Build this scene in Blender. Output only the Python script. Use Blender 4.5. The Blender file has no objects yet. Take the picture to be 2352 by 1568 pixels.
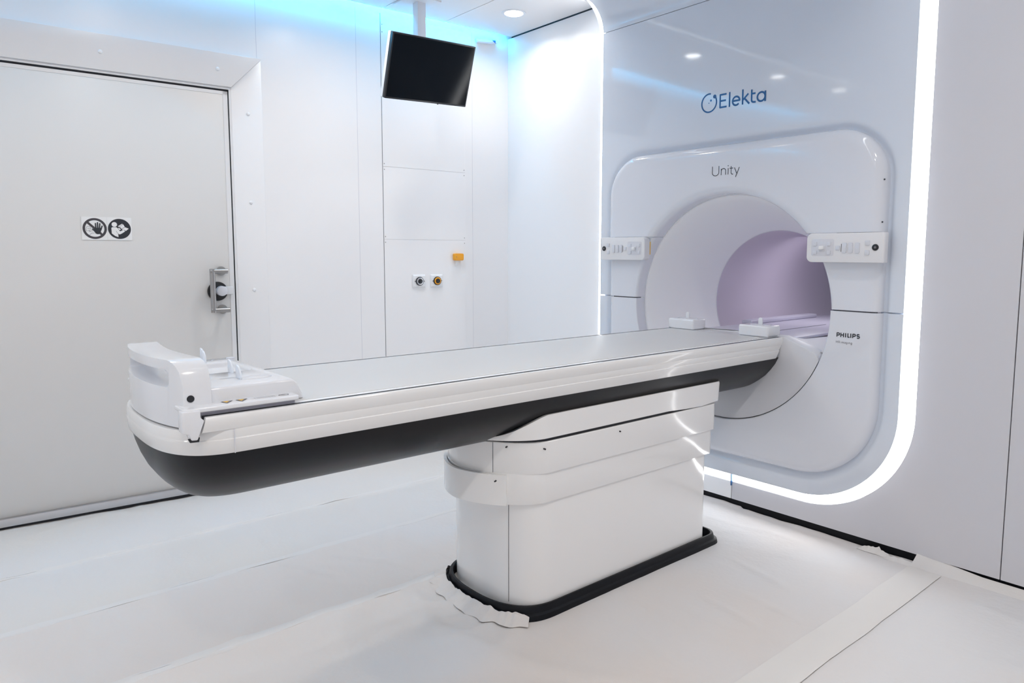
import bpy, bmesh, math, random
from mathutils import Vector, Matrix, noise
random.seed(7)
PI = math.pi
S = bpy.context.scene
COL = S.collection

# ------------------------------------------------------------------ materials
def mat(name, col, rough=0.4, metal=0.0, spec=0.5, coat=0.0, emit=None, estr=0.0, bump=None, vary=0.0):
    m = bpy.data.materials.new(name); m.use_nodes = True
    nt = m.node_tree; b = nt.nodes['Principled BSDF']
    b.inputs['Base Color'].default_value = (*col, 1)
    b.inputs['Roughness'].default_value = rough
    b.inputs['Metallic'].default_value = metal
    b.inputs['Specular IOR Level'].default_value = spec
    b.inputs['Coat Weight'].default_value = coat
    b.inputs['Coat Roughness'].default_value = 0.05
    if emit:
        b.inputs['Emission Color'].default_value = (*emit, 1)
        b.inputs['Emission Strength'].default_value = estr
    tc = nt.nodes.new('ShaderNodeTexCoord')
    if vary > 0:
        n = nt.nodes.new('ShaderNodeTexNoise'); n.inputs['Scale'].default_value = 3.0; n.inputs['Detail'].default_value = 4
        nt.links.new(tc.outputs['Object'], n.inputs['Vector'])
        mx = nt.nodes.new('ShaderNodeMixRGB'); mx.inputs[1].default_value = (*[c * (1 - vary) for c in col], 1); mx.inputs[2].default_value = (*[min(1, c * (1 + vary)) for c in col], 1)
        nt.links.new(n.outputs['Fac'], mx.inputs[0]); nt.links.new(mx.outputs[0], b.inputs['Base Color'])
    if bump:
        sc, st, dist = bump
        n = nt.nodes.new('ShaderNodeTexNoise'); n.inputs['Scale'].default_value = sc; n.inputs['Detail'].default_value = 5
        nt.links.new(tc.outputs['Object'], n.inputs['Vector'])
        bp = nt.nodes.new('ShaderNodeBump'); bp.inputs['Strength'].default_value = st; bp.inputs['Distance'].default_value = dist
        nt.links.new(n.outputs['Fac'], bp.inputs['Height']); nt.links.new(bp.outputs['Normal'], b.inputs['Normal'])
    return m

def wrinkle(m):
    nt = m.node_tree; bs = nt.nodes['Principled BSDF']; old = bs.inputs['Normal'].links[0].from_node
    tc = nt.nodes.new('ShaderNodeTexCoord'); mp = nt.nodes.new('ShaderNodeMapping'); mp.inputs['Scale'].default_value = (2.2, 4.5, 1); mp.inputs['Rotation'].default_value = (0, 0, .5)
    n = nt.nodes.new('ShaderNodeTexNoise'); n.noise_type = 'RIDGED_MULTIFRACTAL'; n.inputs['Scale'].default_value = 1.3; n.inputs['Detail'].default_value = 3; n.inputs['Distortion'].default_value = .6
    bp = nt.nodes.new('ShaderNodeBump'); bp.inputs['Strength'].default_value = .38; bp.inputs['Distance'].default_value = .012
    nt.links.new(tc.outputs['Object'], mp.inputs['Vector']); nt.links.new(mp.outputs[0], n.inputs['Vector']); nt.links.new(n.outputs['Fac'], bp.inputs['Height'])
    nt.links.new(bp.outputs['Normal'], old.inputs['Normal'])

def two_tone(m, a, b_, scale, lo=.4, hi=.6):
    nt = m.node_tree; bs = nt.nodes['Principled BSDF']; tc = nt.nodes.new('ShaderNodeTexCoord'); n = nt.nodes.new('ShaderNodeTexNoise'); n.inputs['Scale'].default_value = scale; n.inputs['Detail'].default_value = 2
    rp = nt.nodes.new('ShaderNodeValToRGB'); rp.color_ramp.elements[0].position = lo; rp.color_ramp.elements[1].position = hi; rp.color_ramp.elements[0].color = (*a, 1); rp.color_ramp.elements[1].color = (*b_, 1)
    nt.links.new(tc.outputs['Object'], n.inputs['Vector']); nt.links.new(n.outputs['Fac'], rp.inputs[0]); nt.links.new(rp.outputs[0], bs.inputs['Base Color'])

M = dict(
    wall=mat('wall_laminate', (.86, .865, .88), .30, bump=(1.2, .06, .02)),
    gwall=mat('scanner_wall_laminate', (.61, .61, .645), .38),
    panel=mat('panel_gloss', (.68, .73, .81), .07, coat=.3, bump=(1.1, .03, .02)),
    cover=mat('cover_gloss', (.715, .74, .80), .10, coat=.25),
    ceil=mat('ceiling_panel', (.76, .76, .77), .32),
    dark=mat('dark_gap', (.012, .014, .02), .6),
    door=mat('door_laminate', (.69, .682, .67), .42, vary=.015),
    casing=mat('casing_paint', (.76, .77, .79), .35),
    alu=mat('brushed_aluminium', (.62, .62, .64), .28, metal=.9),
    steel=mat('satin_steel', (.40, .39, .385), .30, metal=1.0),
    floor=mat('vinyl_floor', (.45, .44, .42), .5),
    sheet=mat('nonwoven_sheet', (.66, .645, .63), .75, spec=.25, bump=(55, .35, .004), vary=.02),
    sheet2=mat('nonwoven_sheet_cool', (.64, .635, .635), .75, spec=.25, bump=(60, .35, .004), vary=.02),
    sheet_double=mat('sheet_double_layer', (.68, .665, .655), .75, spec=.25, bump=(55, .35, .004)),
    tape=mat('white_tape', (.685, .672, .655), .7, spec=.25),
    couch=mat('couch_white', (.80, .80, .80), .16, coat=.35),
    top=mat('couch_top', (.62, .62, .615), .40, spec=.4),
    rim=mat('couch_rim', (.86, .87, .89), .18),
    shell=mat('couch_shell_charcoal', (.006, .007, .010), .32, spec=.24, bump=(400, .08, .001)),
    ped=mat('pedestal_white', (.85, .85, .85), .12, coat=.4),
    rubber=mat('black_rubber', (.003, .004, .007), .45, spec=.22),
    coil=mat('coil_plastic', (.76, .775, .81), .14, coat=.3),
    fin=mat('translucent_fin', (.78, .83, .90), .25),
    funnel=mat('funnel_satin', (.86, .87, .90), .42),
    apron=mat('apron_satin', (.68, .69, .73), .40),
    bore=mat('bore_liner', (.56, .51, .60), .36),
    bridge=mat('bridge_plastic', (.60, .59, .68), .35),
    keys=mat('key_grey', (.66, .67, .72), .35),
    plastic=mat('panel_plastic', (.76, .765, .79), .33),
    button=mat('button_plastic', (.66, .68, .74), .35),
    black=mat('black_plastic', (.012, .013, .016), .3),
    screen=mat('screen_glass', (.003, .005, .008), .10, spec=.12),
    amber=mat('amber_plastic', (.85, .36, .015), .4),
    yellow=mat('warning_yellow', (.85, .50, .05), .5),
    ink=mat('black_ink', (.022, .026, .035), .5),
    greyink=mat('grey_ink', (.16, .16, .18), .5),
    ringink=mat('ring_ink', (.055, .05, .06), .5),
    blue=mat('logo_blue', (.016, .11, .30), .35),
    paper=mat('label_white', (.80, .81, .82), .45),
    screw=mat('screw_cap', (.80, .81, .83), .3),
    pole=mat('pole_paint', (.74, .76, .80), .35),
    led=mat('led_diffuser', (.9, .9, .9), .5, emit=(1.0, .99, .975), estr=6.0),
    cyan=mat('cyan_led', (.5, .8, .9), .5, emit=(.015, .52, 1.0), estr=36.0),
    lens=mat('downlight_lens', (.9, .9, .9), .5, emit=(1, .98, .95), estr=12.0),
)

wrinkle(M['sheet']); wrinkle(M['sheet2'])
two_tone(M['sheet'], (.665, .625, .60), (.655, .655, .665), 1.1)
two_tone(M['sheet2'], (.665, .64, .615), (.655, .65, .655), .9)

# ------------------------------------------------------------------ helpers
def link(name, me, m, parent=None, smooth=None, bevel=None, solid=None, mods=None):
    o = bpy.data.objects.new(name, me); COL.objects.link(o)
    if m: me.materials.append(M[m])
    if parent: o.parent = parent
    if solid:
        md = o.modifiers.new('thick', 'SOLIDIFY'); md.thickness = solid[0]; md.offset = solid[1]
    if bevel:
        md = o.modifiers.new('bev', 'BEVEL'); md.width = bevel[0]; md.segments = bevel[1]; md.limit_method = 'ANGLE'; md.angle_limit = math.radians(bevel[2] if len(bevel) > 2 else 35)
        md.harden_normals = False
    if smooth is not None:
        for p in me.polygons: p.use_smooth = True
        if smooth < 180:
            try: me.set_sharp_from_angle(angle=math.radians(smooth))
            except Exception: pass
    return o

def mesh(verts, faces, name='m'):
    me = bpy.data.meshes.new(name); me.from_pydata([tuple(v) for v in verts], [], faces); me.update(); return me

def fix(me):
    bm = bmesh.new(); bm.from_mesh(me); bmesh.ops.remove_doubles(bm, verts=bm.verts, dist=1e-6)
    bmesh.ops.recalc_face_normals(bm, faces=bm.faces); bm.to_mesh(me); bm.free(); return me

class MB:
    def __init__(s): s.v = []; s.f = []
    def add(s, vs, fs):
        k = len(s.v); s.v += [tuple(v) for v in vs]; s.f += [tuple(i + k for i in f) for f in fs]; return s
    def box(s, x0, x1, y0, y1, z0, z1, T=None):
        vs = [(x, y, z) for x in (x0, x1) for y in (y0, y1) for z in (z0, z1)]
        if T: vs = [T(*v) for v in vs]
        return s.add(vs, [(0, 1, 3, 2), (4, 6, 7, 5), (0, 4, 5, 1), (2, 3, 7, 6), (0, 2, 6, 4), (1, 5, 7, 3)])
    def prism(s, pts, T0, T1):
        "pts 2d; T0/T1 map (u,v)->3d for the two caps"
        n = len(pts)
        return s.add([T0(*p) for p in pts] + [T1(*p) for p in pts],
                     [tuple(range(n))[::-1], tuple(range(n, 2 * n))] + [(i, (i + 1) % n, n + (i + 1) % n, n + i) for i in range(n)])
    def loft(s, rings, cap0=True, cap1=True, closed=True):
        n = len(rings[0]); vs = [p for r in rings for p in r]; fs = []
        for j in range(len(rings) - 1):
            for i in range(n if closed else n - 1):
                a = j * n + i; b = j * n + (i + 1) % n
                fs.append((a, b, b + n, a + n))
        if cap0: fs.append(tuple(range(n))[::-1])
        if cap1: fs.append(tuple(range((len(rings) - 1) * n, len(rings) * n)))
        return s.add(vs, fs)
    def tube(s, a, b, r, n=20, cap=True):
        a = Vector(a); b = Vector(b); d = (b - a).normalized(); u = d.orthogonal().normalized(); w = d.cross(u)
        R = [[tuple(p + r * (math.cos(2 * PI * i / n) * u + math.sin(2 * PI * i / n) * w)) for i in range(n)] for p in (a, b)]
        return s.loft(R, cap, cap)
    def build(s, name, m, parent=None, **k):
        return link(name, fix(mesh(s.v, s.f)), m, parent, **k)

def tag(o, label=None, cat=None, group=None, kind=None):
    if label: o['label'] = label
    if cat: o['category'] = cat
    if group: o['group'] = group
    if kind: o['kind'] = kind
    return o
def struct(o): o['kind'] = 'structure'; return o
def empty(name, loc, label, cat, group=None):
    o = bpy.data.objects.new(name, None); COL.objects.link(o); o.location = loc; o.empty_display_size = .05
    return tag(o, label, cat, group)
def adopt(root, objs=None):
    "children were built in world coordinates: keep them there under root"
    inv = Matrix.Translation(root.location).inverted()
    for c in root.children: c.matrix_parent_inverse = inv
def copy_tree(o, parent=None):
    c = o.copy(); COL.objects.link(c); c.parent = parent
    for ch in o.children: copy_tree(ch, c)
    return c

def apply_bool(o, cutters):
    par = o.parent; o.parent = None
    for c in cutters:
        md = o.modifiers.new('b', 'BOOLEAN'); md.operation = 'DIFFERENCE'; md.solver = 'EXACT'; md.object = c
    bpy.context.view_layer.update(); dg = bpy.context.evaluated_depsgraph_get(); dg.update()
    me = bpy.data.meshes.new_from_object(o.evaluated_get(dg))
    o.modifiers.clear(); old = o.data; o.data = me; bpy.data.meshes.remove(old)
    for c in cutters: bpy.data.objects.remove(c, do_unlink=True)
    o.parent = par
    return o

# ------------------------------------------------------------------ room frame
ZC = 2.512            # ceiling
YG = .037             # wall around the scanner panel
W0, SK = -1.6503, .0707
NL = math.sqrt(1 + SK * SK); NX, NY = 1 / NL, -SK / NL
def DW(y, d, z):      # point on the (slightly skewed) door wall
    return (W0 + SK * y + d * NX, y + d * NY, z)
def dwbox(mb, y0, y1, d0, d1, z0, z1): return mb.box(y0, y1, d0, d1, z0, z1, T=DW)
YB = -4.3; XR = 2.9

# floor
struct(MB().box(-2.4, XR + .1, YB - .1, .3, -.06, -.014).build('floor', 'floor'))

# door wall with opening
mb = MB()
yo0, yo1, zo = -3.15, -1.612, 1.988
def dwgrid(mb, ys, zs, skip):
    for i in range(len(ys) - 1):
        for j in range(len(zs) - 1):
            if (i, j) in skip: continue
            mb.add([DW(ys[i], 0, zs[j]), DW(ys[i + 1], 0, zs[j]), DW(ys[i + 1], 0, zs[j + 1]), DW(ys[i], 0, zs[j + 1])], [(0, 1, 2, 3)])
dwgrid(mb, [YB, yo0, yo1, .10], [-.006, zo, 2.72], {(1, 0)})
me = fix(mesh(mb.v, mb.f)); w = link('wall_left', me, 'wall'); struct(w)
md = w.modifiers.new('t', 'SOLIDIFY'); md.thickness = .06; md.offset = 1
# make sure thickness goes away from the room
if me.polygons[0].normal.x > 0:
    md.offset = -1

def groove(y, z0, z1, wdt=.0022, m='dark', nm='trim_2', d=.0006):
    b = MB(); dwbox(b, y - wdt / 2, y + wdt / 2, -.004, d, z0, z1); return struct(b.build(nm, m))
groove(-.955, .05, 2.5, .0020, 'keys', 'trim_2')
groove(-.225, .05, 2.5, .0014, 'keys', 'trim_3')
groove(-1.475, 2.152, 2.5, .0022, 'keys', 'trim_4')

# ceiling slabs with fine joints
xs_wall = lambda y: W0 + SK * y + .045
mb = MB()
ys = [YB, -3.0, -2.48, -2.0, -1.52, -1.12, -.82, -.44, .030]
for a, b in zip(ys[:-1], ys[1:]):
    g = .0022; zt = ZC + .02
    p = [(xs_wall(a), a + g), (-.862, a + g), (-.862, b - g), (xs_wall(b), b - g)]
    if a < -3.3: p = [(xs_wall(a), a + g), (XR, a + g), (XR, b - g), (xs_wall(b), b - g)] if False else p
    mb.prism(p, lambda u, v: (u, v, ZC), lambda u, v: (u, v, zt))
    p = [(.862, a + g), (XR, a + g), (XR, b - g), (.862, b - g)]
    mb.prism(p, lambda u, v: (u, v, ZC), lambda u, v: (u, v, zt))
mb.box(-.862, .862, YB, -3.52, ZC, ZC + .02)
c = mb.build('ceiling', 'ceil'); struct(c)
struct(MB().box(-2.3, XR + .1, YB - .1, .3, 2.72, 2.76).build('trim_5', 'wall'))          # slab above the suspended ceiling

# other walls (behind / beside the camera)
struct(MB().box(-2.3, XR + .1, YB - .08, YB, -.014, 2.72).build('wall_rear', 'wall'))
struct(MB().box(XR, XR + .08, YB, .3, -.014, 2.72).build('wall_right', 'wall'))

# ---------------------------------------------------------------- scanner wall: outlines
HW, ZB, ZJ, RC, RV = .795, .171, 2.346, .40, .15
def fold(x, v, h):
    if v <= ZJ: return (x, h, v)
    L = RV * PI / 2
    if v <= ZJ + L:
        a = (v - ZJ) / RV; return (x, -RV + (RV + h) * math.cos(a), ZJ + (RV + h) * math.sin(a))
    return (x, -RV - (v - ZJ - L), ZJ + RV + h)
VE = ZJ + RV * PI / 2 + 3.3
def uoutline(off):
    "left top -> down -> bottom -> right top, offset outwards by off"
    pts = []; hw = HW + off; rc = RC + off; zb = ZB - off
    vs = [VE, VE - 1.0, VE - 2.0, ZJ + RV * PI / 2 + .6] + [ZJ + RV * PI / 2 * k / 14 for k in range(14, -1, -1)] + [2.0, 1.6, 1.2, .9]
    pts += [(-hw, v) for v in vs]
    for k in range(0, 33):
        a = PI + PI / 2 * k / 32; pts.append((-hw + rc + rc * math.cos(a), zb + rc + rc * math.sin(a)))
    for x in (-.2, 0, .04, .05, .2): pts.append((x, zb))
    for k in range(0, 33):
        a = 1.5 * PI + PI / 2 * k / 32; pts.append((hw - rc + rc * math.cos(a), zb + rc + rc * math.sin(a)))
    pts += [(hw, v) for v in vs[::-1]]
    return pts
OI, OO = uoutline(-.03), uoutline(.047)
mb = MB(); n = len(OI)
mb.add([fold(*p, .062) for p in OI] + [fold(*p, .041) for p in OO], [(i, i + 1, n + i + 1, n + i) for i in range(n - 1)])
ls = mb.build('light_strip', 'led', smooth=60)
tag(ls, 'continuous white glowing light strip outlining the glossy panel around the scanner', 'light strip')
MB().box(.0425, .0470, .030, .0405, .105, .1735).build('joint_gap', 'blue', ls)

# wall pieces around the opening
OW = [p for p in uoutline(.0485) if p[1] <= ZC + .25]
def flatpts(side):
    o = [p for p in uoutline(.0485) if p[1] < 2.3]
    mid = [i for i, p in enumerate(o) if abs(p[0]) < .3]
    return [p for p in o if (p[0] < .04 if side < 0 else p[0] > .05)]
TOPZ = 2.507
gx = .0445
L = flatpts(-1); Rr = flatpts(1)
hwo = HW + .0485
left = [(-1.72, .04), (gx - .002, .04), (gx - .002, ZB - .0485)] + L[::-1] + [(-hwo, TOPZ), (-1.72, TOPZ)]
right = [(gx + .002, ZB - .0485)] + Rr + [(hwo, TOPZ), (1.1555, TOPZ), (1.1555, .04), (gx + .002, .04)]
def wallpoly(nm, pts, m='gwall', y=YG, th=.02):
    b = MB(); b.prism(pts, lambda u, v: (u, y, v), lambda u, v: (u, y + th, v)); return struct(b.build(nm, m))
wallpoly('wall_back', left, 'wall')
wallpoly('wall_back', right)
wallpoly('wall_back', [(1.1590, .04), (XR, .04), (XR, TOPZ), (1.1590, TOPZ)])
# returns between flat wall top and the curved strip
for s in (-1, 1):
    x = s * hwo; pts = [(YG, 2.56), (-.4, 2.56), (-.4, ZJ + RV + .036)]
    for k in range(14, -1, -1):
        a = PI / 2 * k / 14; pts.append((-RV + (RV + .036) * math.cos(a), ZJ + (RV + .036) * math.sin(a)))
    b = MB(); b.prism(pts, lambda u, v: (x, u, v), lambda u, v: (x + s * .012, u, v)); struct(b.build('trim_7' if s < 0 else 'trim_8', 'wall'))
struct(MB().box(-1.75, -.858, .064, .08, -.006, 2.66).box(.858, XR, .064, .08, -.006, 2.66).box(-.858, .858, .064, .08, -.006, .40).build('baseboard_backing', 'dark'))
struct(MB().box(-1.70, XR, .050, .060, -.014, .062).build('baseboard_back', 'rubber'))

# ---------------------------------------------------------------- glossy surround panel
CX, CZ = 0.0, .948
def sdf_rr(x, z, hw, z0, z1, rt, rb):
    cz = (z0 + z1) / 2; hh = (z1 - z0) / 2
    r = rt if z > cz else rb
    qx = abs(x) - hw + r; qz = abs(z - cz) - hh + r
    return math.hypot(max(qx, 0), max(qz, 0)) + min(max(qx, qz), 0) - r
def ray_t(th, lvl, f):
    a, b = .3, 2.5; c, s = math.cos(th), math.sin(th)
    for _ in range(44):
        m = (a + b) / 2
        if f(CX + m * c, CZ + m * s) > lvl: b = m
        else: a = m
    return (a + b) / 2
fc = lambda x, z: sdf_rr(x, z, .713, .262, 1.686, .20, .33)
fp = lambda x, z: sdf_rr(x, z, HW, ZB, ZJ - .0015, .0005, RC)
NT = 480
ang = [2 * PI * i / NT for i in range(NT)]
for cx, cz in ((HW, ZJ), (-HW, ZJ)):
    a = math.atan2(cz - CZ, cx - CX) % (2 * PI); ang.append(a)
ang = sorted(ang)
def clip(me, z, keep_above):
    bm = bmesh.new(); bm.from_mesh(me)
    bmesh.ops.bisect_plane(bm, geom=bm.verts[:] + bm.edges[:] + bm.faces[:], plane_co=(0, 0, z), plane_no=(0, 0, 1), clear_inner=keep_above, clear_outer=not keep_above)
    bm.to_mesh(me); bm.free()
def panel_mesh():
    rows = []
    lv = [(-.004, .022), (.004, .021), (.010, .019), (.016, .014), (.022, .0075), (.028, .003), (.036, .0004), (.05, 0)]
    for th in ang:
        c, s = math.cos(th), math.sin(th); t = []
        for d, h in lv:
            tt = ray_t(th, d, fc); t.append((tt, h))
        te = ray_t(th, 0, fp); t0 = t[-1][0]
        te = max(te, t0 + .002)
        for k in (1, 2, 3): t.append((t0 + (te - t0) * k / 3, 0))
        rows.append([(CX + a * c, h, CZ + a * s) for a, h in t])
    b = MB(); m = len(rows[0]); nn = len(rows)
    b.add([p for r in rows for p in r], [(i * m + j, ((i + 1) % nn) * m + j, ((i + 1) % nn) * m + j + 1, i * m + j + 1) for i in range(nn) for j in range(m - 1)])
    return b
SP = empty('surround_panel', (0, 0, 0), 'glossy white-blue panel around the scanner, curving up onto the ceiling, with blue lettering', 'wall panel')
pb = panel_mesh()
for nm, z, up in (('upper_panel', .9705, True), ('lower_panel', .9655, False)):
    me = fix(mesh(pb.v, pb.f)); clip(me, z, up)
    if sum(p.normal.y for p in me.polygons) > 0: me.flip_normals()
    link(nm, me, 'panel', SP, smooth=50, solid=(.024, -1))
# curved ceiling part
b = MB(); vs = [ZJ + .0015 + (RV * PI / 2 - .0015) * k / 20 for k in range(21)] + [ZJ + RV * PI / 2 + 1.1, ZJ + RV * PI / 2 + 2.2, VE]
xs = [-HW, -.4, 0, .4, HW]
b.add([fold(x, v, 0) for v in vs for x in xs], [(i * 5 + j, i * 5 + j + 1, (i + 1) * 5 + j + 1, (i + 1) * 5 + j) for i in range(len(vs) - 1) for j in range(4)])
me = fix(mesh(b.v, b.f))
if me.polygons[0].normal.y > 0: me.flip_normals()
link('curved_ceiling_panel', me, 'panel', SP, smooth=60, solid=(.020, -1))
MB().box(-HW + .01, -.70, .026, .030, .955, .98).build('seam_backing', 'panel', SP)
MB().box(.70, HW - .01, .026, .030, .955, .98).build('seam_backing', 'panel', SP)
MB().box(-HW + .01, HW - .01, .008, .016, ZJ - .01, ZJ + .01).build('joint_backing', 'keys', SP)

# ---- stroke lettering
def strokes(paths, w, T, m, name, parent, nd=10):
    "flat lettering: paths in 2d (u,v); T(u,v,h) -> 3d; each piece a hair above the last"
    b = MB(); cnt = [0]
    def poly(q):
        h = .0003 + cnt[0] * 4e-6; cnt[0] += 1
        b.add([T(u, v, h) for u, v in q], [tuple(range(len(q)))])
    for pa in paths:
        for (a, c) in zip(pa[:-1], pa[1:]):
            d = Vector((c[0] - a[0], c[1] - a[1]))
            if d.length < 1e-7: continue
            d.normalize(); nn = Vector((-d.y, d.x)) * w / 2
            poly([(a[0] + nn.x, a[1] + nn.y), (c[0] + nn.x, c[1] + nn.y), (c[0] - nn.x, c[1] - nn.y), (a[0] - nn.x, a[1] - nn.y)])
        for p in pa[1:-1]:
            poly([(p[0] + w / 2 * math.cos(2 * PI * k / nd), p[1] + w / 2 * math.sin(2 * PI * k / nd)) for k in range(nd)])
    return link(name, mesh(b.v, b.f), m, parent)
def arc(cx, cy, rx, ry, a0, a1, n=18):
    return [(cx + rx * math.cos(math.radians(a0 + (a1 - a0) * k / n)), cy + ry * math.sin(math.radians(a0 + (a1 - a0) * k / n))) for k in range(n + 1)]
def disc(cx, cy, r, n=28, ry=None): return [(cx + r * math.cos(2 * PI * k / n), cy + (ry or r) * math.sin(2 * PI * k / n)) for k in range(n)]
def fills(polys, T, m, name, parent, h=.0007):
    b = MB()
    for k, p in enumerate(polys): b.add([T(u, v, h + k * 1e-5) for u, v in p], [tuple(range(len(p)))])
    return link(name, mesh(b.v, b.f), m, parent)
TP = lambda yf: (lambda u, v, h: (u, yf - .0002 - h, v))
T0 = TP(0)
s = .0082
word = [
    [(-.020, 1.9115), (-.0535, 1.9115), (-.0535, 1.8555), (-.0180, 1.8555)], [(-.0535, 1.8840), (-.0225, 1.8840)],
    [(-.0035, 1.9165), (-.0035, 1.8510)],
    [(.0125, 1.8735)] + [(.0490, 1.8735)] + arc(.0308, 1.8725, .0182, .0188, 4, 318, 26),
    [(.0645, 1.9165), (.0645, 1.8510)], [(.0665, 1.8710), (.0930, 1.8945)], [(.0735, 1.8770), (.0985, 1.8500)],
    [(.1095, 1.9085)] + [(.1095, 1.864)] + arc(.1195, 1.8645, .0100, .0105, 180, 270, 6) + [(.1305, 1.8530)], [(.1095, 1.8905), (.1285, 1.8905)],
    arc(.1570, 1.8712, .0190, .0190, 0, 360, 30), [(.1765, 1.8935), (.1765, 1.8490)],
]
o = strokes(word, s, T0, 'blue', 'lettering', SP)
o['label'] = 'blue lettering'
em = [arc(-.1135, 1.8845, .0405, .0410, 78, 405, 44)]
o = strokes(em, .0072, T0, 'blue', 'emblem', SP)
fills([disc(-.0835, 1.9095, .0088), disc(-.1035, 1.8945, .0050), disc(-.1140, 1.8840, .0026)], T0, 'blue', 'emblem_dots', SP)

# ---------------------------------------------------------------- the scanner
SC = empty('imaging_scanner', (0, .2, 0), 'white ring-shaped imaging scanner with round bore set in the glossy wall panel', 'medical scanner')
def cover(nm, z0, z1, yf, roll, bev, hwf=None):
    f = fc if hwf is None else (lambda x, z: sdf_rr(x, z, hwf, .262, 1.686, .20, .33))
    rr = roll; rows = []
    for th in ang:
        c, s_ = math.cos(th), math.sin(th); t = []
        t.append((ray_t(th, 0, f), .024))
        for k in range(0, 9):
            a = PI / 2 * k / 8; d = -rr + rr * math.cos(a); y = yf + rr - rr * math.sin(a)
            t.append((ray_t(th, d - 1e-5, f), y))
        te = t[-1][0]; t.append(((te + bev) / 2, yf))
        for k in range(0, 9):
            a = PI / 2 * k / 8; q = bev - .517
            t.append((bev - q * math.sin(a), yf + min(q, .030) * (1 - math.cos(a))))
        t.append((.517, .048))
        rows.append([(CX + a * c, y, CZ + a * s_) for a, y in t])
    b = MB(); m = len(rows[0]); nn = len(rows)
    b.add([p for r in rows for p in r], [(i * m + j, ((i + 1) % nn) * m + j, ((i + 1) % nn) * m + j + 1, i * m + j + 1) for i in range(nn) for j in range(m - 1)])
    me = fix(mesh(b.v, b.f))
    if z0 is not None: clip(me, z0, True)
    if z1 is not None: clip(me, z1, False)
    if sum(p.normal.y * p.area for p in me.polygons) > 0: me.flip_normals()
    return me
link('upper_cover', cover('u', 1.2775, None, -.040, .045, .555), 'cover', SC, smooth=50, solid=(.010, -1))
me = cover('s', .9700, 1.2720, -.022, .030, .535)
for sgn, nm in ((-1, 'side_cover'), (1, 'side_cover')):
    bm = bmesh.new(); bm.from_mesh(me)
    bmesh.ops.bisect_plane(bm, geom=bm.verts[:] + bm.edges[:] + bm.faces[:], plane_co=(0, 0, 0), plane_no=(1, 0, 0), clear_inner=sgn > 0, clear_outer=sgn < 0)
    m2 = bpy.data.meshes.new('sc'); bm.to_mesh(m2); bm.free()
    link(nm, m2, 'cover', SC, smooth=50, solid=(.008, -1))
link('lower_cover', cover('l', None, .9645, -.020, .034, .522), 'cover', SC, smooth=50, solid=(.010, -1))
# dark backing in the cover joints
b = MB()
for z in (1.2748, .9672):
    for s_ in (-1, 1):
        b = MB(); b.box(min(s_ * .522, s_ * .69), max(s_ * .522, s_ * .69), -.004, .02, z - .006, z + .006); b.build('joint_gap', 'greyink', SC)
# funnel + bore + rear plate
def revolve(prof, a0=0, a1=2 * PI, n=128, cx=CX, cz=CZ):
    b = MB(); full = abs(a1 - a0 - 2 * PI) < 1e-6; k = n if full else n + 1
    R = [[(cx + r * math.cos(a0 + (a1 - a0) * i / n), y, cz + r * math.sin(a0 + (a1 - a0) * i / n)) for i in range(k)] for r, y in prof]
    b.loft(R, False, False, closed=full); return b
prof = [(.515, .044), (.5135, .050), (.508, .054)]
for k in range(1, 13):
    t = k / 12; prof.append((.508 + (.366 - .508) * (t ** .92), .054 + (.455 - .054) * t))
o = revolve(prof).build('bore_funnel', 'funnel', SC, smooth=60, solid=(.006, 0))
revolve([(.5175, .046), (.5175, .05), (.510, .053)]).build('bore_seam', 'greyink', SC)
revolve([(.364, .458), (.362, .62), (.362, 2.2)]).build('bore_tube', 'bore', SC, smooth=60, solid=(.006, 0))
revolve([(.3665, .452), (.361, .455), (.361, .460), (.3665, .461)]).build('bore_ring', 'keys', SC)
# lower apron under the couch end, flush with the lower cover
def apron():
    b = MB(); NA = 96; rings = []
    zt = lambda x: .832 - max(0, abs(x) - .30) * .33
    for i in range(NA + 1):
        a = PI + PI * i / NA
        # clip the arc at the sloping top edge
        x = .5135 * math.cos(a); z = CZ + .5135 * math.sin(a)
        rings.append((x, z))
    pts = [p for p in rings if p[1] <= zt(p[0]) - .012]
    base = [(x, z) for x, z in pts]
    # top edge, right to left
    xr, zr = base[-1]; xl, zl = base[0]
    top = [(xr * .985, zr + .012 + .004), (xr * .955, zt(xr * .955)), (.40, zt(.40)), (.30, .832), (0, .832), (-.30, .832), (-.40, zt(.40)), (xl * .955, zt(xl * .955)), (xl * .985, zl + .016)]
    outl = base + top
    yf = lambda x, z: -.019 + .085 * max(0, 1 - math.hypot(x, (z - .86) * 1.0) / .5135) ** 1.15
    cx, cz = 0, .72; rows = []
    for k in range(0, 13):
        t = 1 - k / 12.0
        rows.append([(cx + (x - cx) * t, yf(cx + (x - cx) * t, cz + (z - cz) * t), cz + (z - cz) * t) for x, z in outl])
    b.loft(rows[:-1], False, False); n = len(outl)
    k = len(b.v); b.v.append((cx, yf(cx, cz), cz)); last = 11 * n
    b.f += [(last + i, last + (i + 1) % n, k) for i in range(n)]
    # rim going back and ledge to the tube
    ed = outl
    rim = [[(x, yf(x, z), z) for x, z in ed], [(x * .996, yf(x, z) + .006, z + (.0045 if z > .75 else .001)) for x, z in ed], [(x * .99, .06, z + (.006 if z > .75 else .002)) for x, z in ed]]
    b.loft(rim, False, False)
    return b
ap = apron(); me = fix(mesh(ap.v, ap.f)); 
link('apron', me, 'apron', SC, smooth=45)
b = MB()
fr = [(-.485, .040, .772), (-.40, .04, .803), (-.30, .04, .834), (-.272, .04, .826), (.272, .04, .826), (.30, .04, .834), (.40, .04, .803), (.485, .040, .772)]
mid = [(-.42, .25, .775), (-.36, .25, .79), (-.30, .25, .805), (-.272, .25, .805), (.272, .25, .805), (.30, .25, .805), (.36, .25, .79), (.42, .25, .775)]
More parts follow.
